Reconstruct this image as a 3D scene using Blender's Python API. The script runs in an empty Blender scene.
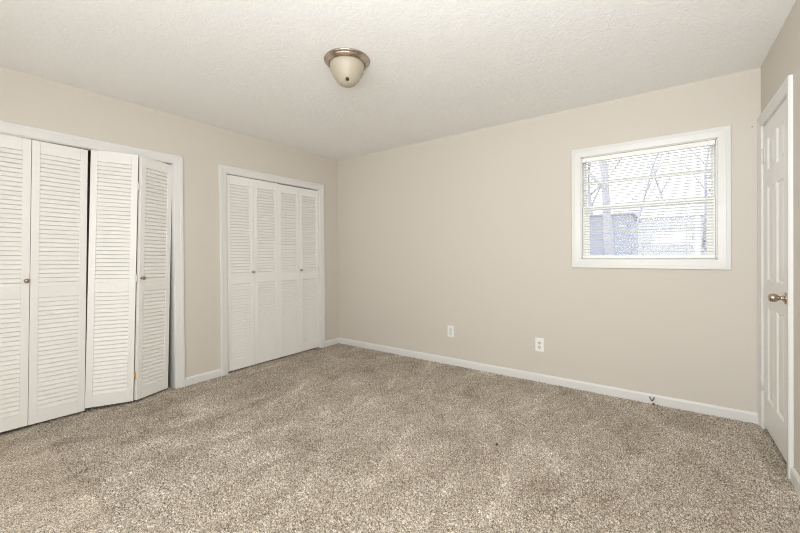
import bpy, bmesh, math, random
import numpy as np
from mathutils import Vector, Matrix, noise

# ------------------------------------------------------------------ camera, sky, lights, exposure
sc = bpy.context.scene
COL = sc.collection
L, R, D, H, REAR = 3.5311, 0.5446, 3.4659, 2.44, -1.15      # room: left, right, back, ceiling, rear wall

cam_data = bpy.data.cameras.new('camera')
cam = bpy.data.objects.new('camera', cam_data)
COL.objects.link(cam)
cam_data.sensor_width = 36.0
cam_data.lens = 363.52 / 800 * 36
cam_data.shift_y = -(266.5 - 256.12) / 800
cam_data.clip_start = 0.02
cam_data.clip_end = 300
YAW, PITCH, ROLL = 0.6261, -0.0055, -0.0073
fwd = Vector((-math.sin(YAW) * math.cos(PITCH), math.cos(YAW) * math.cos(PITCH), math.sin(PITCH)))
right = Vector((math.cos(YAW), math.sin(YAW), 0))
up = right.cross(fwd)
right_r = right * math.cos(ROLL) + up * math.sin(ROLL)
up_r = up * math.cos(ROLL) - right * math.sin(ROLL)
m = Matrix((right_r, up_r, -fwd)).transposed().to_4x4()
m.translation = (0, 0, 1.1829)
cam.matrix_world = m
sc.camera = cam

world = bpy.data.worlds.new('world')
sc.world = world
world.use_nodes = True
wn = world.node_tree.nodes
bg = wn['Background']
bg.inputs[0].default_value = (0.93, 0.95, 1.0, 1)
bg.inputs[1].default_value = 1.5


def area(name, loc, target, sx, sy, power, color=(1, 1, 1), spread=180):
    ld = bpy.data.lights.new(name, 'AREA')
    ld.shape = 'RECTANGLE'
    ld.size, ld.size_y, ld.energy, ld.color = sx, sy, power, color
    ld.spread = math.radians(spread)
    o = bpy.data.objects.new(name, ld)
    COL.objects.link(o)
    o.location = loc
    o.rotation_euler = (Vector(target) - Vector(loc)).to_track_quat('-Z', 'Y').to_euler()
    return o


# two added fill lights on the blank rear wall, and the photographer's bounced light
LIGHT = (0.95, 0.985, 1.0)
area('rear_fill_light', (-0.15, REAR + 0.02, 1.40), (-0.15, 3, 1.4), 1.2, 1.5, 38, LIGHT)
area('second_rear_fill_light', (-1.6, REAR + 0.02, 1.40), (-1.6, 3, 1.4), 1.2, 1.5, 11, LIGHT)
area('bounce_light', (0.0, 0.1, 1.6), (-0.22, 0.85, 2.44), 0.6, 0.6, 20, LIGHT)

vs = sc.view_settings
vs.view_transform = 'Standard'
vs.look = 'None'
vs.exposure = 0.63
vs.gamma = 1.0
vs.use_curve_mapping = False
sc.cycles.use_denoising = True
sc.cycles.denoising_prefilter = 'NONE'
sc.cycles.filter_width = 1.05
sc.cycles.max_bounces = 12
sc.cycles.diffuse_bounces = 8
sc.cycles.transparent_max_bounces = 24

# ------------------------------------------------------------------ materials
MATS = {}


def mat(name, color, rough=0.5, metal=0.0, spec=0.5):
    mm = bpy.data.materials.new(name)
    mm.use_nodes = True
    b = mm.node_tree.nodes['Principled BSDF']
    b.inputs['Base Color'].default_value = (*color, 1)
    b.inputs['Roughness'].default_value = rough
    b.inputs['Metallic'].default_value = metal
    b.inputs['Specular IOR Level'].default_value = spec
    MATS[name] = mm
    return mm


def nodes_of(mm):
    nt = mm.node_tree
    return nt, nt.nodes, nt.links, nt.nodes['Principled BSDF']


def add_noise_bump(mm, scale, strength, dist=0.002, detail=4, tint=0.0, distortion=0.0):
    nt, n, l, b = nodes_of(mm)
    tc = n.new('ShaderNodeTexCoord')
    no = n.new('ShaderNodeTexNoise')
    no.inputs['Scale'].default_value = scale
    no.inputs['Detail'].default_value = detail
    no.inputs['Distortion'].default_value = distortion
    l.new(tc.outputs['Object'], no.inputs['Vector'])
    bu = n.new('ShaderNodeBump')
    bu.inputs['Strength'].default_value = strength
    bu.inputs['Distance'].default_value = dist
    l.new(no.outputs['Fac'], bu.inputs['Height'])
    l.new(bu.outputs['Normal'], b.inputs['Normal'])
    if tint:
        base = b.inputs['Base Color'].default_value[:3]
        ra = n.new('ShaderNodeValToRGB')
        ra.color_ramp.elements[0].position = 0.3
        ra.color_ramp.elements[1].position = 0.7
        ra.color_ramp.elements[0].color = (*[c * (1 - tint) for c in base], 1)
        ra.color_ramp.elements[1].color = (*[min(1, c * (1 + tint)) for c in base], 1)
        l.new(no.outputs['Fac'], ra.inputs['Fac'])
        l.new(ra.outputs['Color'], b.inputs['Base Color'])
    return mm


M_WALL = add_noise_bump(mat('wall_paint', (0.625, 0.583, 0.525), 0.75, spec=0.25), 220, 0.12, 0.001, tint=0.006)
M_TRIM = add_noise_bump(mat('white_trim_paint', (0.72, 0.715, 0.70), 0.35, spec=0.4), 60, 0.03, 0.001, tint=0.01)
M_DOOR = add_noise_bump(mat('white_door_paint', (0.81, 0.80, 0.78), 0.38, spec=0.4), 45, 0.04, 0.001, tint=0.012)
M_LOUVER = add_noise_bump(mat('white_louver_paint', (0.81, 0.80, 0.775), 0.42, spec=0.35), 50, 0.04, 0.001, tint=0.012)
M_VINYL = mat('white_vinyl', (0.83, 0.83, 0.80), 0.4)
M_BLIND = mat('blind_slat_white', (0.86, 0.855, 0.83), 0.4)
M_PLATE = mat('white_plastic_plate', (0.86, 0.86, 0.83), 0.3)
M_PLATE_GREY = mat('grey_white_plastic', (0.66, 0.665, 0.64), 0.4)
M_SLOT = mat('dark_slot', (0.05, 0.045, 0.04), 0.6)
M_NICKEL = add_noise_bump(mat('brushed_nickel', (0.48, 0.40, 0.33), 0.24, 1.0), 300, 0.05, 0.0005)
M_KNOB_GREY = mat('pewter_knob', (0.42, 0.39, 0.33), 0.35, 0.9)
M_KNOB = mat('antique_brass_knob', (0.40, 0.315, 0.22), 0.3, 1.0)
M_BRASS = mat('brass_hinge', (0.72, 0.40, 0.16), 0.4, 0.8)
M_BRONZE = mat('dark_bronze', (0.05, 0.04, 0.03), 0.4, 0.6)
M_WIRE = mat('dark_wire', (0.10, 0.085, 0.07), 0.5)
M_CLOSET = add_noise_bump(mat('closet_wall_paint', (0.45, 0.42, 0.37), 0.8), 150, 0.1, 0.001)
M_TRACK = mat('dull_steel_track', (0.25, 0.24, 0.22), 0.5, 0.7)
M_FLOOR = add_noise_bump(mat('subfloor', (0.30, 0.25, 0.19), 0.9), 80, 0.2)

# ceiling: sprayed, slapped texture
M_CEIL = mat('textured_ceiling_paint', (0.88, 0.88, 0.87), 0.85, spec=0.2)
nt, n, l, b = nodes_of(M_CEIL)
tc = n.new('ShaderNodeTexCoord')
n1 = n.new('ShaderNodeTexNoise')
n1.inputs['Scale'].default_value = 26
n1.inputs['Detail'].default_value = 5
n1.inputs['Roughness'].default_value = 0.65
n1.inputs['Distortion'].default_value = 1.6
r1 = n.new('ShaderNodeValToRGB')
r1.color_ramp.elements[0].position = 0.42
r1.color_ramp.elements[1].position = 0.66
bu = n.new('ShaderNodeBump')
bu.inputs['Strength'].default_value = 0.26
bu.inputs['Distance'].default_value = 0.006
l.new(tc.outputs['Object'], n1.inputs['Vector'])
l.new(n1.outputs['Fac'], r1.inputs['Fac'])
l.new(r1.outputs['Color'], bu.inputs['Height'])
l.new(bu.outputs['Normal'], b.inputs['Normal'])

# carpet: flecked twist pile with brushed patches
M_CARPET = mat('beige_twist_carpet', (0.5, 0.43, 0.35), 0.95, spec=0.1)
nt, n, l, b = nodes_of(M_CARPET)
tc = n.new('ShaderNodeTexCoord')
vo = n.new('ShaderNodeTexVoronoi')
vo.inputs['Scale'].default_value = 270
l.new(tc.outputs['Object'], vo.inputs['Vector'])
bw = n.new('ShaderNodeSeparateColor')
l.new(vo.outputs['Color'], bw.inputs['Color'])
rf = n.new('ShaderNodeValToRGB')
els = rf.color_ramp.elements
els[0].position, els[0].color = 0.0, (0.12, 0.093, 0.065, 1)
els[1].position, els[1].color = 1.0, (0.88, 0.82, 0.75, 1)
for p, c in ((0.22, (0.31, 0.255, 0.195)), (0.5, (0.49, 0.425, 0.35)), (0.8, (0.62, 0.56, 0.485))):
    e = els.new(p)
    e.color = (*c, 1)
l.new(bw.outputs['Red'], rf.inputs['Fac'])
mp = n.new('ShaderNodeMapping')
mp.inputs['Rotation'].default_value = (0, 0, 0.5)
mp.inputs['Scale'].default_value = (1.0, 0.6, 1.0)
l.new(tc.outputs['Object'], mp.inputs['Vector'])
pn = n.new('ShaderNodeTexNoise')
pn.inputs['Scale'].default_value = 3.9
pn.inputs['Detail'].default_value = 5
pn.inputs['Roughness'].default_value = 0.7
pn.inputs['Distortion'].default_value = 0.9
l.new(mp.outputs['Vector'], pn.inputs['Vector'])
rp = n.new('ShaderNodeValToRGB')
rp.color_ramp.elements[0].position = 0.32
rp.color_ramp.elements[0].color = (0.70, 0.67, 0.625, 1)
rp.color_ramp.elements[1].position = 0.70
rp.color_ramp.elements[1].color = (1.32, 1.34, 1.36, 1)
e = rp.color_ramp.elements.new(0.44)
e.color = (0.89, 0.875, 0.85, 1)
e = rp.color_ramp.elements.new(0.57)
e.color = (1.02, 1.015, 1.01, 1)
l.new(pn.outputs['Fac'], rp.inputs['Fac'])
mx = n.new('ShaderNodeMix')
mx.data_type = 'RGBA'
mx.blend_type = 'MULTIPLY'
mx.inputs[0].default_value = 1.0
l.new(rf.outputs['Color'], mx.inputs[6])
l.new(rp.outputs['Color'], mx.inputs[7])
l.new(mx.outputs[2], b.inputs['Base Color'])

# lamp glass, window glass
M_BOWL = mat('frosted_cream_glass', (0.40, 0.355, 0.28), 0.45)
nodes_of(M_BOWL)[3].inputs['Subsurface Weight'].default_value = 0.15
nodes_of(M_BOWL)[3].inputs['Subsurface Radius'].default_value = (0.03, 0.025, 0.018)

M_GLASS = bpy.data.materials.new('window_glass')
M_GLASS.use_nodes = True
nt = M_GLASS.node_tree
nt.nodes.clear()
out = nt.nodes.new('ShaderNodeOutputMaterial')
tr = nt.nodes.new('ShaderNodeBsdfTransparent')
tr.inputs[0].default_value = (0.96, 0.975, 0.975, 1)
gl = nt.nodes.new('ShaderNodeBsdfGlossy')
gl.inputs['Roughness'].default_value = 0.02
fr = nt.nodes.new('ShaderNodeFresnel')
fr.inputs['IOR'].default_value = 1.16
ms = nt.nodes.new('ShaderNodeMixShader')
nt.links.new(fr.outputs[0], ms.inputs[0])
nt.links.new(tr.outputs[0], ms.inputs[1])
nt.links.new(gl.outputs[0], ms.inputs[2])
nt.links.new(ms.outputs[0], out.inputs[0])

M_BARK = add_noise_bump(mat('grey_bark', (0.50, 0.495, 0.55), 0.9), 6, 0.3, 0.02, tint=0.1)  # bark paled to carry the outdoor haze and glare in its colour
M_GRASS = add_noise_bump(mat('winter_lawn', (0.42, 0.42, 0.42), 0.95), 6, 0.3, 0.02, tint=0.2)
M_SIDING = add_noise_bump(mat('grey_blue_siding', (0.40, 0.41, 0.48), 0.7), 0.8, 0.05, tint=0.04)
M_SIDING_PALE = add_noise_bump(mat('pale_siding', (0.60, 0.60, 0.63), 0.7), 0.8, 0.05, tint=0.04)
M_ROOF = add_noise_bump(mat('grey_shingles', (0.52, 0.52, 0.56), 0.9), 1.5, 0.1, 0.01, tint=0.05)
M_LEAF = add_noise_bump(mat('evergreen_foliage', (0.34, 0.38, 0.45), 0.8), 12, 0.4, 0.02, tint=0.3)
M_CAR = mat('white_car_paint', (0.62, 0.62, 0.64), 0.4)
M_CARGLASS = mat('car_window', (0.12, 0.14, 0.17), 0.1)
M_TYRE = mat('tyre_rubber', (0.04, 0.04, 0.045), 0.8)
M_POST = mat('white_post_paint', (0.9, 0.9, 0.9), 0.5)
M_LABEL_BLUE = mat('sticker_blue', (0.10, 0.12, 0.50), 0.5)
M_LABEL_GREY = mat('sticker_grey_print', (0.42, 0.44, 0.55), 0.5)
M_STICKER = mat('sticker_white', (0.85, 0.85, 0.86), 0.5)


# ------------------------------------------------------------------ helpers
def box(bm, x0, x1, y0, y1, z0, z1, bevel=0.0):
    vs_ = [bm.verts.new((x, y, z)) for x in (x0, x1) for y in (y0, y1) for z in (z0, z1)]
    fs = []
    for f in ((0, 1, 3, 2), (4, 6, 7, 5), (0, 4, 5, 1), (2, 3, 7, 6), (0, 2, 6, 4), (1, 5, 7, 3)):
        fs.append(bm.faces.new([vs_[i] for i in f]))
    if bevel:
        es = list({e for f in fs for e in f.edges})
        bmesh.ops.bevel(bm, geom=es, offset=bevel, segments=2, affect='EDGES', profile=0.5)


def lathe(bm, prof, segs=32, mtx=None):
    """prof: (r, z) points, revolved about local z."""
    rings = []
    for r, z in prof:
        if r < 1e-6:
            rings.append([bm.verts.new((0, 0, z))])
        else:
            rings.append([bm.verts.new((r * math.cos(2 * math.pi * i / segs), r * math.sin(2 * math.pi * i / segs), z)) for i in range(segs)])
    fs = []
    for a, c in zip(rings, rings[1:]):
        for i in range(segs):
            j = (i + 1) % segs
            if len(a) == 1 and len(c) == 1:
                continue
            if len(a) == 1:
                fs.append(bm.faces.new((a[0], c[i], c[j])))
            elif len(c) == 1:
                fs.append(bm.faces.new((a[i], c[0], a[j])))
            else:
                fs.append(bm.faces.new((a[i], c[i], c[j], a[j])))
    for f in fs:
        f.smooth = True
    if mtx is not None:
        bmesh.ops.transform(bm, matrix=mtx, verts=[v for r_ in rings for v in r_])


def tube(bm, pts, radii, segs=8):
    rings = []
    pts = [Vector(p) for p in pts]
    for k, p in enumerate(pts):
        d = (pts[min(k + 1, len(pts) - 1)] - pts[max(k - 1, 0)]).normalized()
        a = d.orthogonal().normalized()
        c = d.cross(a)
        r = radii[k] if isinstance(radii, (list, tuple)) else radii
        rings.append([bm.verts.new(p + (a * math.cos(2 * math.pi * i / segs) + c * math.sin(2 * math.pi * i / segs)) * r) for i in range(segs)])
    for a, c in zip(rings, rings[1:]):
        # align the start of each ring to avoid twisting
        off = min(range(segs), key=lambda o: (a[0].co - c[o].co).length)
        for i in range(segs):
            f = bm.faces.new((a[i], a[(i + 1) % segs], c[(i + 1 + off) % segs], c[(i + off) % segs]))
            f.smooth = True
    bm.faces.new(rings[0][::-1])
    bm.faces.new(rings[-1])


def obj(name, bm, material, parent=None, loc=None):
    """link a bmesh as ONE mesh object; verts are given in the parent's own space"""
    bmesh.ops.recalc_face_normals(bm, faces=bm.faces[:])
    me = bpy.data.meshes.new(name)
    bm.to_mesh(me)
    bm.free()
    me.materials.append(material)
    o = bpy.data.objects.new(name, me)
    COL.objects.link(o)
    if parent is not None:
        o.parent = parent
    if loc is not None:
        o.location = loc
    return o


def tag(o, label, cat, group=None, kind=None):
    o['label'] = label
    o['category'] = cat
    if group:
        o['group'] = group
    if kind:
        o['kind'] = kind
    return o


def thing(name, label, cat, loc=(0, 0, 0), rot=(0, 0, 0), group=None):
    o = bpy.data.objects.new(name, None)
    COL.objects.link(o)
    o.empty_display_size = 0.05
    o.location = loc
    o.rotation_euler = rot
    return tag(o, label, cat, group)


def struct(name, bm, material, parent=None):
    o = obj(name, bm, material, parent)
    if parent is None:
        o['kind'] = 'structure'
    return o


def frame_strip(bm, prof, u0, u1, v0, v1, to3, closed):
    """mitred moulding round an opening; prof = (outward distance, protrusion)"""
    corners = [(u0, v0, -1, -1), (u0, v1, -1, 1), (u1, v1, 1, 1), (u1, v0, 1, -1)]
    rings = []
    for (u, v, su, sv) in corners:
        ring = []
        for d, h in prof:
            vv = v + sv * d
            if not closed and sv < 0:
                vv = v
            ring.append(bm.verts.new(to3(u + su * d, vv, h)))
        rings.append(ring)
    pairs = [(0, 1), (1, 2), (2, 3)] + ([(3, 0)] if closed else [])
    k = len(prof)
    for a, c in pairs:
        for i in range(k):
            j = (i + 1) % k
            bm.faces.new((rings[a][i], rings[a][j], rings[c][j], rings[c][i]))
    if not closed:
        bm.faces.new(rings[0])
        bm.faces.new(rings[3][::-1])


CASING = [(0.0, 0.0), (0.0, 0.008), (0.004, 0.011), (0.020, 0.013), (0.046, 0.016), (0.050, 0.018), (0.071, 0.018), (0.074, 0.014), (0.074, 0.0)]
to_left = lambda u, v, h: (-L + h, u, v)
to_back = lambda u, v, h: (u, D - h, v)
to_right = lambda u, v, h: (R - h, u, v)

# ------------------------------------------------------------------ room shell
C1 = (0.208, 1.447)      # wide closet opening (y range)
C2 = (1.930, 3.138)      # second closet opening
CZ = 2.005               # head height of both closets
T = 0.11                 # wall thickness
WX0, WX1, WZ0, WZ1 = -0.571, 0.318, 1.128, 2.003   # window opening
DY0, DY1, DZ = 2.775, 3.396, 2.022                 # entry door opening

bm = bmesh.new()
box(bm, -L - 0.9, R + T, REAR - T, D + T, -0.12, -0.02)
struct('floor', bm, M_FLOOR)

bm = bmesh.new()
box(bm, -L - 0.9, R + T, REAR - T, D + T, H, H + 0.1)
struct('ceiling', bm, M_CEIL)

bm = bmesh.new()
box(bm, -L - 0.9, WX0, D, D + T, -0.02, H)
box(bm, WX1, R + T, D, D + T, -0.02, H)
box(bm, WX0, WX1, D, D + T, -0.02, WZ0)
box(bm, WX0, WX1, D, D + T, WZ1, H)
struct('wall_back', bm, M_WALL)

bm = bmesh.new()
box(bm, -L - T, -L, REAR, C1[0], -0.02, H)
box(bm, -L - T, -L, C1[1], C2[0], -0.02, H)
box(bm, -L - T, -L, C2[1], D, -0.02, H)
box(bm, -L - T, -L, C1[0], C1[1], CZ, H)
box(bm, -L - T, -L, C2[0], C2[1], CZ, H)
struct('wall_left', bm, M_WALL)

bm = bmesh.new()
box(bm, R, R + T, REAR, DY0, -0.02, H)
box(bm, R, R + T, DY1, D, -0.02, H)
box(bm, R, R + T, DY0, DY1, DZ, H)
struct('wall_right', bm, M_WALL)

bm = bmesh.new()
box(bm, -L - 0.9, R + T, REAR - T, REAR, -0.02, H)
struct('wall_rear', bm, M_WALL)

# closet insides
bm = bmesh.new()
box(bm, -L - 0.9, -L - 0.8, REAR, D, -0.02, H)
box(bm, -L - 0.8, -L - T, 1.62, 1.70, -0.02, H)
struct('wall_closet', bm, M_CLOSET)
bm = bmesh.new()
box(bm, R + T, R + T + 0.05, DY0 - 0.3, D, -0.02, H)
struct('wall_hall', bm, M_CLOSET)


# closet casings and jambs
def closet_trim(idx, y0, y1):
    bm = bmesh.new()
    frame_strip(bm, CASING, y0, y1, -0.01, CZ, to_left, False)
    t = struct('trim_%d' % idx, bm, M_TRIM)
    bm = bmesh.new()
    box(bm, -L - T - 0.01, -L - 0.0005, y0 - 0.001, y0 + 0.004, -0.01, CZ)
    box(bm, -L - T - 0.01, -L - 0.0005, y1 - 0.004, y1 + 0.001, -0.01, CZ)
    box(bm, -L - T - 0.01, -L - 0.0005, y0, y1, CZ - 0.004, CZ + 0.001)
    obj('jamb', bm, M_TRIM, t)
    bm = bmesh.new()
    box(bm, -L - 0.075, -L - 0.040, y0 + 0.006, y1 - 0.006, CZ - 0.012, CZ - 0.0042)
    obj('door_track', bm, M_TRACK, t)


closet_trim(1, *C1)
closet_trim(2, *C2)


# baseboards
def base_profile(bm, a, c, inward):
    """a, c: ends on the floor at the wall; inward: unit vector into the room"""
    prof = [(0, 0), (0.013, 0), (0.013, 0.055), (0.009, 0.064), (0.004, 0.070), (0, 0.070)]
    ra, rc = [], []
    for h, z in prof:
        ra.append(bm.verts.new((a[0] + inward[0] * h, a[1] + inward[1] * h, z - 0.008 if z == 0 else z)))
        rc.append(bm.verts.new((c[0] + inward[0] * h, c[1] + inward[1] * h, z - 0.008 if z == 0 else z)))
    k = len(prof)
    for i in range(k):
        j = (i + 1) % k
        bm.faces.new((ra[i], ra[j], rc[j], rc[i]))
    bm.faces.new(ra)
    bm.faces.new(rc[::-1])


bm = bmesh.new()
base_profile(bm, (-L, D), (R - 0.001, D), (0, -1))
struct('baseboard_back', bm, M_TRIM)
bm = bmesh.new()
base_profile(bm, (-L, REAR), (-L, C1[0] - 0.074), (1, 0))
base_profile(bm, (-L, C1[1] + 0.074), (-L, C2[0] - 0.074), (1, 0))
base_profile(bm, (-L, C2[1] + 0.074), (-L, D - 0.013), (1, 0))
struct('baseboard_left', bm, M_TRIM)
bm = bmesh.new()
base_profile(bm, (R, REAR), (R, DY0 - 0.074), (-1, 0))
struct('baseboard_right', bm, M_TRIM)

# ------------------------------------------------------------------ window
bm = bmesh.new()
frame_strip(bm, CASING[:-1] + [(0.074, 0.0)], WX0, WX1, WZ0, WZ1, to_back, True)
win = struct('window_1', bm, M_TRIM)
bm = bmesh.new()        # jamb liner
yb = D + T + 0.01
box(bm, WX0 - 0.001, WX0 + 0.006, D + 0.0005, yb, WZ0, WZ1)
box(bm, WX1 - 0.006, WX1 + 0.001, D + 0.0005, yb, WZ0, WZ1)
box(bm, WX0, WX1, D + 0.0005, yb, WZ0 - 0.001, WZ0 + 0.006)
box(bm, WX0, WX1, D + 0.0005, yb, WZ1 - 0.006, WZ1 + 0.001)
obj('window_jamb', bm, M_TRIM, win)


def sash(name, x0, x1, z0, z1, y0, y1, st, top, bot, mz, mt):
    bm = bmesh.new()
    box(bm, x0, x0 + st, y0, y1, z0, z1, 0.002)
    box(bm, x1 - st, x1, y0, y1, z0, z1, 0.002)
    box(bm, x0 + st, x1 - st, y0, y1, z1 - top, z1, 0.002)
    box(bm, x0 + st, x1 - st, y0, y1, z0, z0 + bot, 0.002)
    box(bm, x0 + st, x1 - st, y0 + 0.006, y1 - 0.006, mz - mt / 2, mz + mt / 2, 0.002)
    s = obj(name, bm, M_VINYL, win)
    ym = (y0 + y1) / 2
    for a, c in ((z0 + bot, mz - mt / 2), (mz + mt / 2, z1 - top)):
        bm = bmesh.new()
        box(bm, x0 + st - 0.003, x1 - st + 0.003, ym - 0.002, ym + 0.002, a - 0.003, c + 0.003)
        obj('glass_pane', bm, M_GLASS, s)
    return s


sash('upper_sash', WX0 + 0.006, WX1 - 0.006, 1.552, WZ1 - 0.006, D + 0.086, D + 0.110, 0.022, 0.022, 0.030, 1.790, 0.024)
sash('lower_sash', WX0 + 0.006, WX1 - 0.006, WZ0 + 0.006, 1.586, D + 0.056, D + 0.082, 0.048, 0.032, 0.030, 1.366, 0.011)

# sticker on the lower sash glass
st = thing('window_sticker', 'small white sticker with blue mark on glass of lower window sash', 'sticker', (-0.252, D + 0.0655, 1.400))
bm = bmesh.new()
box(bm, -0.047, 0.047, -0.0005, 0, -0.014, 0.014)
obj('backing', bm, M_STICKER, st)
bm = bmesh.new()
for k in range(7):
    box(bm, -0.040 + k * 0.0072, -0.0352 + k * 0.0072, -0.001, -0.0005, -0.007, -0.001)
obj('print', bm, M_LABEL_GREY, st)
bm = bmesh.new()
ring_o, ring_i = [], []
for i in range(20):
    a = 2 * math.pi * i / 20
    ring_o.append(bm.verts.new((0.027 + 0.016 * math.cos(a), -0.0012, 0.002 + 0.010 * math.sin(a))))
    ring_i.append(bm.verts.new((0.027 + 0.010 * math.cos(a), -0.0012, 0.002 + 0.005 * math.sin(a))))
for i in range(20):
    j = (i + 1) % 20
    bm.faces.new((ring_o[i], ring_o[j], ring_i[j], ring_i[i]))
obj('logo', bm, M_LABEL_BLUE, st)

# mini blind
bx0, bx1 = WX0 + 0.008, WX1 - 0.008
bl = thing('mini_blind', 'white horizontal mini blind with open slats hanging in the window', 'blind', ((bx0 + bx1) / 2, D + 0.022, WZ1 - 0.008))
ox, oy, oz = bl.location
bm = bmesh.new()
hw = (bx1 - bx0) / 2
box(bm, -hw, hw, -0.018, 0.016, -0.036, 0.0, 0.003)
obj('headrail', bm, M_BLIND, bl)
bm = bmesh.new()
pitch = 0.0222
z_top, z_bot = -0.052, (WZ0 + 0.030) - oz
ns = int((z_top - z_bot) / pitch)
tilt = math.radians(9)
for k in range(ns):
    z = z_top - k * pitch
    prev = None
    prof = []
    for i in range(5):
        t = (i / 4 - 0.5) * 0.025
        crown = 0.0016 * (1 - (2 * t / 0.025) ** 2)
        prof.append((t * math.cos(tilt), z + crown - t * math.sin(tilt)))
    rows = []
    for x in (-hw + 0.010, hw - 0.010):
        rows.append(([bm.verts.new((x, y, zz)) for y, zz in prof], [bm.verts.new((x, y, zz - 0.0009)) for y, zz in prof]))
    (a1, a2), (c1, c2) = rows
    for i in range(4):
        bm.faces.new((a1[i], a1[i + 1], c1[i + 1], c1[i]))
        bm.faces.new((a2[i], c2[i], c2[i + 1], a2[i + 1]))
    bm.faces.new((a1[0], c1[0], c2[0], a2[0]))
    bm.faces.new((a1[4], a2[4], c2[4], c1[4]))
    bm.faces.new(a1 + a2[::-1])
    bm.faces.new(c1[::-1] + c2)
obj('slats', bm, M_BLIND, bl)
bm = bmesh.new()
zr = WZ0 + 0.009 - oz
box(bm, -hw, hw, -0.019, 0.014, zr, zr + 0.024, 0.003)
obj('bottom_rail', bm, M_BLIND, bl)
for fx in (-0.62, 0.0, 0.62):
    bm = bmesh.new()
    for y in (-0.0135, 0.0135):
        tube(bm, [(fx * hw, y, -0.03), (fx * hw, y, zr + 0.01)], 0.0006, 5)
    obj('ladder_cord', bm, M_BLIND, bl)
    bm = bmesh.new()
    box(bm, fx * hw - 0.006, fx * hw + 0.006, -0.0205, -0.0185, zr - 0.001, zr + 0.025)
    obj('cord_clip', bm, M_VINYL, bl)
bm = bmesh.new()
tube(bm, [(-hw + 0.035, -0.021, -0.02), (-hw + 0.035, -0.021, -0.50)], 0.0028, 6)
obj('tilt_wand', bm, M_VINYL, bl)


# ------------------------------------------------------------------ bifold louvred doors
def make_leaf_meshes(w, h, z_mid0, z_mid1, z_low, z_high, roll=0.004):
    """leaf in its own space: width along y, back face x=0, front face x=0.028, bottom z=0"""
    th, stile = 0.028, 0.043
    bm = bmesh.new()
    box(bm, 0, th, 0, stile, 0, h, 0.002)
    box(bm, 0, th, w - stile, w, 0, h, 0.002)
    box(bm, 0, th, stile, w - stile, 0, z_low, 0.0015)
    box(bm, 0, th, stile, w - stile, z_mid0, z_mid1, 0.0015)
    box(bm, 0, th, stile, w - stile, z_high, h, 0.0015)
    frame = bm

    def louvers(z0, z1):
        bm = bmesh.new()
        cnt = max(1, round((z1 - z0) / 0.031))
        p = (z1 - z0) / cnt
        for k in range(cnt):
            zb = z0 + k * p
            # a slat leaning so that its top is at the back and its nose at the front
            pts = [(0.0240, zb), (0.0262, zb + 0.0015), (0.0262, zb + 0.005), (0.0205, zb + p - roll), (0.0175, zb + p - roll + 0.003), (0.0080, zb + p + 0.010), (0.0040, zb + p + 0.010), (0.0060, zb + p + 0.003)]
            zmax = z1 + 0.002
            a = [bm.verts.new((x, stile - 0.003, min(z, zmax))) for x, z in pts]
            c = [bm.verts.new((x, w - stile + 0.003, min(z, zmax))) for x, z in pts]
            for i in range(len(pts)):
                j = (i + 1) % len(pts)
                bm.faces.new((a[i], a[j], c[j], c[i]))
            bm.faces.new(a)
            bm.faces.new(c[::-1])
        return bm
    return frame, louvers(z_low, z_mid0), louvers(z_mid1, z_high)


leaf_protos = {}


def leaf(key, parent, loc, rz, args):
    if key not in leaf_protos:
        f, lo, hi = make_leaf_meshes(*args)
        o = obj('door_leaf', f, M_DOOR, parent)
        a = obj('lower_louvers', lo, M_LOUVER, o)
        c = obj('upper_louvers', hi, M_LOUVER, o)
        leaf_protos[key] = (o, a, c)
    else:
        po, pa, pc = leaf_protos[key]
        o, a, c = po.copy(), pa.copy(), pc.copy()
        for q in (o, a, c):
            COL.objects.link(q)
        a.parent = o
        c.parent = o
        o.parent = parent
    o.location = loc
    o.rotation_euler = (0, 0, rz)
    return o


KNOB_PROF = [(0, 0), (0.011, 0), (0.011, 0.003), (0.006, 0.005), (0.0055, 0.013), (0.010, 0.017), (0.0145, 0.022), (0.0150, 0.026), (0.012, 0.031), (0.006, 0.0335), (0, 0.034)]
TO_X = Matrix.Rotation(math.pi / 2, 4, 'Y')


def knob(parent, y, z, material):
    bm = bmesh.new()
    lathe(bm, KNOB_PROF, 24, Matrix.Translation((0.0278, y, z)) @ TO_X)
    return obj('knob', bm, material, parent)


def hinge(parent, y, z, material, front=False):
    bm = bmesh.new()
    tube(bm, [(0.017, y + 0.005, z - 0.030), (0.017, y + 0.005, z + 0.030)], 0.0048, 10)
    box(bm, 0.010, 0.020, y - 0.001, y + 0.005, z - 0.029, z + 0.029)
    return obj('hinge', bm, material, parent)


def bifold(label, y0, y1, knobs, fold_deg, lean, args, key, hinge_mats=None, recess=0.054):
    """pair of leaves filling y0..y1; folding pairs pivot at y1"""
    w = args[0]
    a = math.radians(fold_deg)
    piv = y1
    t = thing('bifold_door', label, 'closet door', (-L - recess, piv, 0.012), (lean, 0, 0), 'louvred bifold closet doors')
    gap = 0.0025
    ky = -(w + gap / 2) * math.cos(a)
    kx = (w + gap / 2) * math.sin(a)
    la = leaf(key, t, (kx, ky, 0), a, args)                                # leaf next to the pivot
    lb = leaf(key, t, (kx - (w + gap) * math.sin(a), ky - (w + gap) * math.cos(a), 0), -a, args)
    for which, y, z in knobs:
        knob(la if which == 'right' else lb, y, z, M_KNOB if recess > 0.05 else M_KNOB_GREY)
    for z, mm in hinge_mats or ():
        hinge(lb, w + 0.001, z, mm)
    return t


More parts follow.
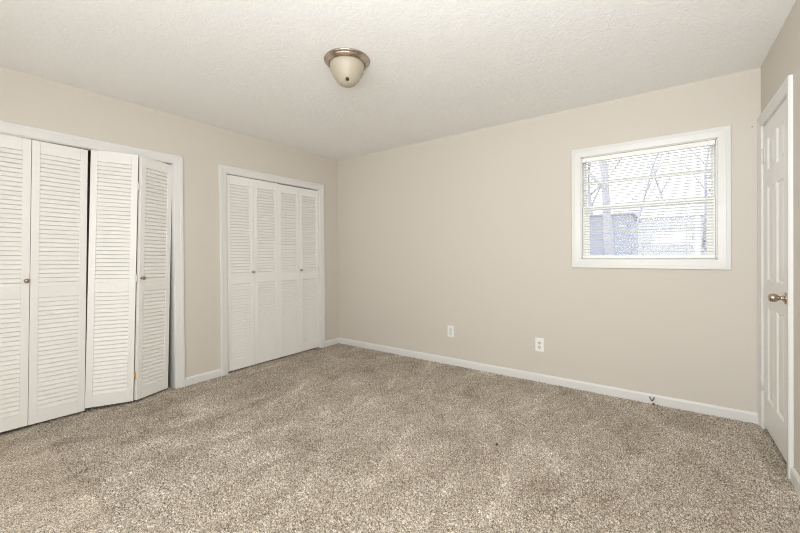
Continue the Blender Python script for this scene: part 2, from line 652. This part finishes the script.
A1 = (0.303, 1.982, 0.878, 0.955, 0.090, 1.895)
hm = [(1.73, M_DOOR), (0.985, M_DOOR), (0.20, M_BRASS)]
bifold('shut flat white louvred bifold closet door at far left of the wide closet', 0.2, 0.824, [('left', 0.303 - 0.018, 1.0)], 0, -0.019, A1, 'a')
bifold('half folded white louvred bifold closet door with its middle pushed out into the room', 0.84, 1.387, [('right', 0.020, 0.985)], 22.5, -0.0275, (0.297, 1.982, 0.878, 0.955, 0.090, 1.895), 'd', hm)
A2 = (0.301, 1.984, 0.878, 0.962, 0.098, 1.893, 0.008)
bifold('left one of two flat white louvred bifold closet doors in the narrower closet by the corner', 1.933, 2.538, [('left', 0.301 - 0.016, 0.993)], 0, 0.0, A2, 'b', recess=0.040)
A3 = (0.2965, 1.979, 0.872, 0.956, 0.098, 1.885, 0.008)
bifold('right one of two flat white louvred bifold closet doors nearest the room corner', 2.541, 3.1345, [('right', 0.016, 0.986)], 0, 0.0, A3, 'c', recess=0.040)

# ------------------------------------------------------------------ entry door in the right wall
bm = bmesh.new()
frame_strip(bm, [(d * 0.95, h) for d, h in CASING], DY0, DY1, -0.01, DZ, to_right, False)
dr_trim = struct('trim_3', bm, M_TRIM)
bm = bmesh.new()
box(bm, R + 0.0005, R + T + 0.01, DY0 - 0.001, DY0 + 0.006, -0.01, DZ)
box(bm, R + 0.0005, R + T + 0.01, DY1 - 0.006, DY1 + 0.001, -0.01, DZ)
box(bm, R + 0.0005, R + T + 0.01, DY0, DY1, DZ - 0.006, DZ + 0.001)
obj('jamb', bm, M_TRIM, dr_trim)

d0, d1, db, dt = DY0 + 0.009, DY1 - 0.009, 0.028, DZ - 0.010
cols = [(3.090 - 0.11, 3.090 + 0.0), (3.185, 3.305)]
cols = [(d0 + 0.105, d0 + 0.270), (d1 - 0.270, d1 - 0.105)]
rows = [(0.225, 0.825), (0.997, 1.597), (1.705, 1.915)]
bm = bmesh.new()
xf, xb = R + 0.001, R + 0.036
ys = [d0, cols[0][0], cols[0][1], cols[1][0], cols[1][1], d1]
zs = [db, rows[0][0], rows[0][1], rows[1][0], rows[1][1], rows[2][0], rows[2][1], dt]
for i in (0, 2, 4):
    box(bm, xf, xb, ys[i], ys[i + 1], db, dt)
for (c0, c1) in cols:
    for k in (0, 2, 4, 6):
        box(bm, xf, xb, c0, c1, zs[k], zs[k + 1])
door = struct('door_1', bm, M_DOOR)


def raised_panel(y0, y1, z0, z1):
    bm = bmesh.new()
    loops = [(0.0, 0.0), (0.010, 0.008), (0.016, 0.0095), (0.040, 0.003), (0.042, 0.003)]
    rings = []
    for ins, dep in loops:
        rings.append([bm.verts.new((xf + dep, y, z)) for y, z in ((y0 + ins, z0 + ins), (y1 - ins, z0 + ins), (y1 - ins, z1 - ins), (y0 + ins, z1 - ins))])
    rings.insert(0, [bm.verts.new((xb - 0.004, y, z)) for y, z in ((y0, z0), (y1, z0), (y1, z1), (y0, z1))])
    for a, c in zip(rings, rings[1:]):
        for i in range(4):
            j = (i + 1) % 4
            bm.faces.new((a[i], a[j], c[j], c[i]))
    bm.faces.new(rings[-1])
    bm.faces.new(rings[0][::-1])
    obj('raised_panel', bm, M_DOOR, door)


for (c0, c1) in cols:
    for (z0, z1) in rows:
        raised_panel(c0, c1, z0, z1)
for z in (1.818, 0.305):
    bm = bmesh.new()
    tube(bm, [(R - 0.006, d1 + 0.003, z - 0.048), (R - 0.006, d1 + 0.003, z + 0.048)], 0.0065, 12)
    box(bm, R - 0.001, R + 0.001, d1 - 0.03, d1 + 0.012, z - 0.046, z + 0.046)
    obj('hinge', bm, M_TRIM, door)
bm = bmesh.new()
TO_NX = Matrix.Rotation(-math.pi / 2, 4, 'Y')
lathe(bm, [(0, 0), (0.031, 0), (0.031, 0.004), (0.024, 0.008), (0.013, 0.012), (0.0115, 0.020), (0.0115, 0.026), (0.016, 0.030), (0.021, 0.036), (0.0235, 0.046), (0.0235, 0.054), (0.021, 0.063), (0.017, 0.067), (0.012, 0.068), (0, 0.0675)], 32,
      Matrix.Translation((xf, d0 + 0.066, 0.925)) @ TO_NX)
obj('door_knob', bm, M_NICKEL, door)

# ------------------------------------------------------------------ carpet
rng = np.random.default_rng(4)
step = 0.0046
x = np.arange(-L - 0.10, R + 0.02, step)
y = np.arange(0.55, D, step)
nx, ny = len(x), len(y)
X, Y = np.meshgrid(x, y, indexing='ij')
hgt = rng.normal(0, 1, (nx, ny))
hgt = (hgt + 0.15 * (np.roll(hgt, 1, 0) + np.roll(hgt, 1, 1)))
Z = -0.0055 + 0.0040 * np.clip(hgt, -2.0, 2.0)
X = X + rng.uniform(-0.0018, 0.0018, X.shape)
Y = Y + rng.uniform(-0.0018, 0.0018, Y.shape)
Y[:, -1] = D - 0.001
verts = np.stack([X, Y, Z], -1).reshape(-1, 3)
idx = np.arange(nx * ny).reshape(nx, ny)
faces = np.stack([idx[:-1, :-1], idx[1:, :-1], idx[1:, 1:], idx[:-1, 1:]], -1).reshape(-1, 4)
# plain strip of the same carpet behind the camera
nv = len(verts)
extra = np.array([(-L - 0.1, REAR, -0.0055), (R, REAR, -0.0055), (R, 0.552, -0.0055), (-L - 0.1, 0.552, -0.0055)])
verts = np.vstack([verts, extra])
faces = np.vstack([faces, [[nv, nv + 1, nv + 2, nv + 3]]])
me = bpy.data.meshes.new('carpet')
me.vertices.add(len(verts))
me.vertices.foreach_set('co', verts.astype(np.float32).ravel())
me.loops.add(faces.size)
me.loops.foreach_set('vertex_index', faces.astype(np.int32).ravel())
me.polygons.add(len(faces))
me.polygons.foreach_set('loop_start', np.arange(0, faces.size, 4, dtype=np.int32))
me.update(calc_edges=True)
me.materials.append(M_CARPET)
carpet = bpy.data.objects.new('carpet', me)
COL.objects.link(carpet)
tag(carpet, 'flecked beige twist pile carpet covering the whole bedroom floor', 'carpet', kind='stuff')

# ------------------------------------------------------------------ ceiling light
lx, ly = -1.653, 1.718
lamp = thing('ceiling_light', 'flush brushed nickel ceiling light with cream frosted glass bowl', 'ceiling light', (lx, ly, H))
bm = bmesh.new()
lathe(bm, [(0, 0), (0.146, 0), (0.148, -0.004), (0.146, -0.009), (0.140, -0.012), (0.136, -0.018), (0.133, -0.024), (0.127, -0.028), (0.124, -0.033), (0.119, -0.035), (0.114, -0.032), (0.113, -0.024), (0, -0.024)], 64)
obj('base_ring', bm, M_NICKEL, lamp)
bm = bmesh.new()
prof = [(0.0, -0.025), (0.1125, -0.025), (0.1130, -0.036), (0.109, -0.056), (0.101, -0.078), (0.091, -0.100), (0.079, -0.122), (0.066, -0.140), (0.051, -0.154), (0.034, -0.163), (0.016, -0.168), (0, -0.169)]
lathe(bm, prof, 64)
obj('glass_bowl', bm, M_BOWL, lamp)
bm = bmesh.new()
dirc = Vector((-lx, -ly, 0)).normalized()
pn_ = dirc * 0.058 + Vector((0, 0, -0.148))
nrm = (dirc * 0.72 + Vector((0, 0, -0.70))).normalized()
lathe(bm, [(0, -0.006), (0.011, -0.006), (0.012, 0.001), (0.010, 0.005), (0.005, 0.009), (0, 0.010)], 16, Matrix.Translation(pn_) @ nrm.to_track_quat('Z', 'Y').to_matrix().to_4x4())
obj('finial', bm, M_BRONZE, lamp)

# ------------------------------------------------------------------ wall plates
pl = thing('wall_plate', 'small white wall plate with plain grey centre, left of the two on the back wall', 'wall plate', (-1.842, D, 0.353))
bm = bmesh.new()
box(bm, -0.037, 0.037, -0.006, 0, -0.059, 0.059, 0.002)
obj('cover_plate', bm, M_PLATE, pl)
bm = bmesh.new()
box(bm, -0.017, 0.017, -0.009, -0.004, -0.042, 0.042, 0.001)
obj('insert', bm, M_PLATE_GREY, pl)

pl = thing('outlet', 'white duplex power outlet on the back wall below the window, right of the plain plate', 'outlet', (-0.923, D, 0.338))
bm = bmesh.new()
box(bm, -0.038, 0.038, -0.006, 0, -0.062, 0.062, 0.002)
obj('cover_plate', bm, M_PLATE, pl)
for z in (0.020, -0.020):
    bm = bmesh.new()
    lathe(bm, [(0, -0.004), (0.017, -0.004), (0.017, 0.002), (0.015, 0.0025), (0, 0.0025)], 20, Matrix.Translation((0, -0.006, z)) @ Matrix.Rotation(math.pi / 2, 4, 'X'))
    rec = obj('receptacle', bm, M_PLATE_GREY, pl)
    bm = bmesh.new()
    box(bm, -0.008, -0.0055, -0.0092, -0.0080, z - 0.003, z + 0.007)
    box(bm, 0.0055, 0.008, -0.0092, -0.0080, z - 0.003, z + 0.007)
    box(bm, -0.0025, 0.0025, -0.0092, -0.0080, z - 0.011, z - 0.006)
    obj('slots', bm, M_SLOT, rec)
bm = bmesh.new()
lathe(bm, [(0, -0.002), (0.0035, -0.002), (0.003, 0.001), (0, 0.0012)], 10, Matrix.Translation((0, -0.006, 0)) @ Matrix.Rotation(math.pi / 2, 4, 'X'))
obj('screw', bm, M_PLATE_GREY, pl)

# ------------------------------------------------------------------ small things at the skirting and on the carpet
bm = bmesh.new()
wx, wz = -0.072, 0.034
for sx in (-1, 1):
    tube(bm, [(wx, D - 0.010, wz - 0.016), (wx + sx * 0.004, D - 0.016, wz - 0.010), (wx + sx * 0.010, D - 0.019, wz + 0.004), (wx + sx * 0.015, D - 0.020, wz + 0.018)], 0.0038, 8)
tag(obj('wire_stub', bm, M_WIRE), 'dark forked wire stub poking out of the back baseboard under the window', 'wire')

bm = bmesh.new()
lathe(bm, [(0, -0.004), (0.006, -0.002), (0.009, 0.003), (0.006, 0.008), (0, 0.009)], 10)
tag(obj('brown_crumb', bm, mat('brown_debris', (0.10, 0.055, 0.025), 0.8), loc=(-0.062, D - 0.035, 0.002)), 'small brown crumb on the carpet edge right beneath the wire stub', 'debris')
bm = bmesh.new()
tube(bm, [(-0.008, -0.004, 0.002), (0, 0, 0.007), (0.004, 0.006, 0.004)], [0.004, 0.006, 0.003], 8)
tag(obj('dark_crumb', bm, M_SLOT, loc=(-0.831, 2.154, 0.0)), 'tiny dark speck of debris lying in the middle of the open carpet', 'debris')
bm = bmesh.new()
lathe(bm, [(0, -0.004), (0.003, -0.004), (0.0035, 0.003), (0, 0.0035)], 10, Matrix.Rotation(math.pi / 2, 4, 'X'))
tag(obj('wall_nail', bm, M_WIRE, loc=(0.501, D, 2.043)), 'tiny nail head in the back wall between window and door casing', 'nail')

# ------------------------------------------------------------------ outside
GP = [(D + T + 0.3, -0.55), (6.0, -0.5), (13.0, 0.55), (20.0, 0.80), (22.3, 1.40), (24.0, 0.85), (80.0, 1.0)]


def gz(y):
    return float(np.interp(y, [p[0] for p in GP], [p[1] for p in GP]))


bm = bmesh.new()
ra = [bm.verts.new((-40, y_, z_)) for y_, z_ in GP] + [bm.verts.new((-40, 80, -2)), bm.verts.new((-40, GP[0][0], -2))]
rb = [bm.verts.new((40, v_.co.y, v_.co.z)) for v_ in ra]
for i in range(len(ra)):
    j = (i + 1) % len(ra)
    bm.faces.new((ra[i], ra[j], rb[j], rb[i]))
bm.faces.new(ra)
bm.faces.new(rb[::-1])
g = struct('ground', bm, M_GRASS)


def house(label, x0, x1, y0, y1, zt, zr, wall_m, name='neighbour_house'):
    GZ = gz(y0) - 0.02
    t = thing(name, label, 'house', ((x0 + x1) / 2, (y0 + y1) / 2, GZ))
    hx, hy = (x1 - x0) / 2, (y1 - y0) / 2
    bm = bmesh.new()
    box(bm, -hx, hx, -hy, hy, 0, zt - GZ)
    obj('house_wall', bm, wall_m, t)
    bm = bmesh.new()
    e = 0.12
    za, zb = zt - GZ - 0.02, zr - GZ
    v = [bm.verts.new(p) for p in ((-hx - e, -hy - e, za), (hx + e, -hy - e, za), (hx + e, hy + e, za), (-hx - e, hy + e, za), (-hx - e, 0, zb), (hx + e, 0, zb))]
    for f in ((0, 1, 5, 4), (2, 3, 4, 5), (0, 4, 3), (1, 2, 5), (0, 3, 2, 1)):
        bm.faces.new([v[i] for i in f])
    obj('house_roof', bm, M_ROOF, t)
    return t


house('grey blue house beyond the lower left window panes', -6.2, -0.92, 15.0, 20, 2.58, 2.80, M_SIDING)
house('pale grey house further back beyond the lower right panes', -3.0, 2.6, 31, 37, 3.6, 5.2, M_SIDING_PALE)


def bare_tree(label, base, h, r, seed, lean=(0, 0), depth=4, first=0.35):
    rnd = random.Random(seed)
    bm = bmesh.new()

    def limb(p, d, ln, rad, lev):
        pts, rr = [p], [rad]
        q, dd = Vector(p), Vector(d)
        seg = 4 if lev < 3 else 3
        for s in range(seg):
            dd = (dd + Vector((rnd.uniform(-.16, .16), rnd.uniform(-.16, .16), rnd.uniform(-.03, .14)))).normalized()
            q = q + dd * ln / seg
            pts.append(q.copy())
            rr.append(rad * (1 - 0.62 * (s + 1) / seg))
        tube(bm, pts, rr, 8 if lev < 2 else 5)
        if lev >= depth:
            return
        nb = 5 if lev == 0 else rnd.randint(3, 4)
        for k in range(nb):
            f = first + (1 - first) * (k + rnd.random() * 0.6) / nb if lev == 0 else 0.3 + 0.7 * (k + rnd.random()) / nb
            i = min(int(f * seg), seg - 1)
            pt = pts[i].lerp(pts[i + 1], f * seg - i)
            ang = rnd.uniform(0, 6.28)
            side = Vector((math.cos(ang), math.sin(ang), rnd.uniform(0.25, 0.9))).normalized()
            nd = (dd * 0.45 + side * 0.75).normalized()
            limb(pt, nd, ln * rnd.uniform(0.42, 0.62), max(rad * 0.45 * (1.1 - 0.5 * f), 0.006), lev + 1)

    limb(Vector((0, 0, -0.1)), Vector((lean[0], lean[1], 1)).normalized(), h, r, 0)
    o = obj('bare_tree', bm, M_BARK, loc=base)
    return tag(o, label, 'tree', 'bare winter trees outside')


bare_tree('thick trunked bare tree outside, seen in the left upper window panes', (-1.05, 11.0, gz(11.0)), 6.5, 0.13, 3)
bare_tree('slender bare tree outside leaning right behind the middle of the window', (-0.90, 12.8, gz(12.8)), 6.8, 0.036, 8, (0.26, 0))
bare_tree('bare tree far behind the houses right of the window middle', (0.9, 42.0, gz(42)), 9.0, 0.16, 12, (-0.1, 0))
bare_tree('far bare tree behind the grey blue house', (-3.3, 25.0, gz(25.0)), 8.0, 0.15, 21)
bare_tree('bare tree outside near the right edge of the window', (1.55, 22.5, gz(22.5)), 7.4, 0.07, 33, (0.05, 0))


def evergreen(label, base, h, r, seed):
    rnd = random.Random(seed)
    t = thing('evergreen_tree', label, 'tree', base)
    bm = bmesh.new()
    tube(bm, [(0, 0, -0.1), (0.03, 0, h * 0.5), (0, 0, h * 0.95)], [0.09, 0.06, 0.015], 8)
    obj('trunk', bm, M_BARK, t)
    bm = bmesh.new()
    for k in range(900):
        f = rnd.random() ** 0.8
        rad = r * (1 - f) ** 0.7 * math.sqrt(rnd.random())
        a = rnd.uniform(0, 6.283)
        c = Vector((rad * math.cos(a), rad * math.sin(a), 0.4 + f * (h - 0.4)))
        s = rnd.uniform(0.08, 0.2)
        d = Vector((math.cos(a), math.sin(a), rnd.uniform(-0.6, 0.3))).normalized()
        sd = d.cross(Vector((0, 0, 1))).normalized()
        v = [bm.verts.new(c - d * s + sd * 0), bm.verts.new(c + sd * s * 0.4), bm.verts.new(c + d * s), bm.verts.new(c - sd * s * 0.4)]
        bm.faces.new(v)
    obj('foliage', bm, M_LEAF, t)
    return t


evergreen('dark evergreen outside at the right edge of the lower window panes', (1.08, 11.0, gz(11.0)), 2.3, 0.36, 5)
evergreen('tall evergreen outside behind the top right window pane', (1.75, 18.0, gz(18.0)), 4.9, 0.75, 9)

bm = bmesh.new()
box(bm, -0.04, 0.04, -0.04, 0.04, 0, 1.98)
box(bm, -0.06, 0.06, -0.06, 0.06, 1.98, 2.04)
tag(obj('white_post', bm, M_POST, loc=(0.54, 9.0, gz(9.0) - 0.02)), 'white wooden post outside, left of the dark evergreen', 'post')

car = thing('parked_car', 'white car parked outside, low in the right window panes', 'car', (0.55, 26.0, gz(26.0)), (0, 0, math.pi / 2 - 0.12))
bm = bmesh.new()
side = [(-2.1, 0.35), (-2.1, 0.78), (-1.95, 0.92), (-1.2, 1.02), (-0.6, 1.46), (0.75, 1.5), (1.45, 1.05), (2.05, 0.95), (2.12, 0.6), (2.08, 0.35)]
a = [bm.verts.new((x_, -0.85, z_)) for x_, z_ in side]
c = [bm.verts.new((x_, 0.85, z_)) for x_, z_ in side]
for i in range(len(side)):
    j = (i + 1) % len(side)
    bm.faces.new((a[i], a[j], c[j], c[i]))
bm.faces.new(a)
bm.faces.new(c[::-1])
bmesh.ops.bevel(bm, geom=bm.edges[:], offset=0.05, segments=2, affect='EDGES')
obj('car_body', bm, M_CAR, car)
bm = bmesh.new()
v = [bm.verts.new((x_, -0.865, z_)) for x_, z_ in ((-1.0, 1.05), (-0.55, 1.38), (0.7, 1.41), (1.2, 1.07))]
w2 = [bm.verts.new((p.co.x, -0.845, p.co.z)) for p in v]
bm.faces.new(v)
bm.faces.new(w2[::-1])
for i in range(4):
    j = (i + 1) % 4
    bm.faces.new((v[i], w2[i], w2[j], v[j]))
obj('car_window', bm, M_CARGLASS, car)
for wxx in (-1.3, 1.3):
    for wy in (-0.78, 0.78):
        bm = bmesh.new()
        lathe(bm, [(0, -0.1), (0.30, -0.1), (0.33, -0.05), (0.33, 0.05), (0.30, 0.1), (0, 0.1)], 20, Matrix.Translation((wxx, wy, 0.33)) @ Matrix.Rotation(math.pi / 2, 4, 'X'))
        obj('wheel', bm, M_TYRE, car)
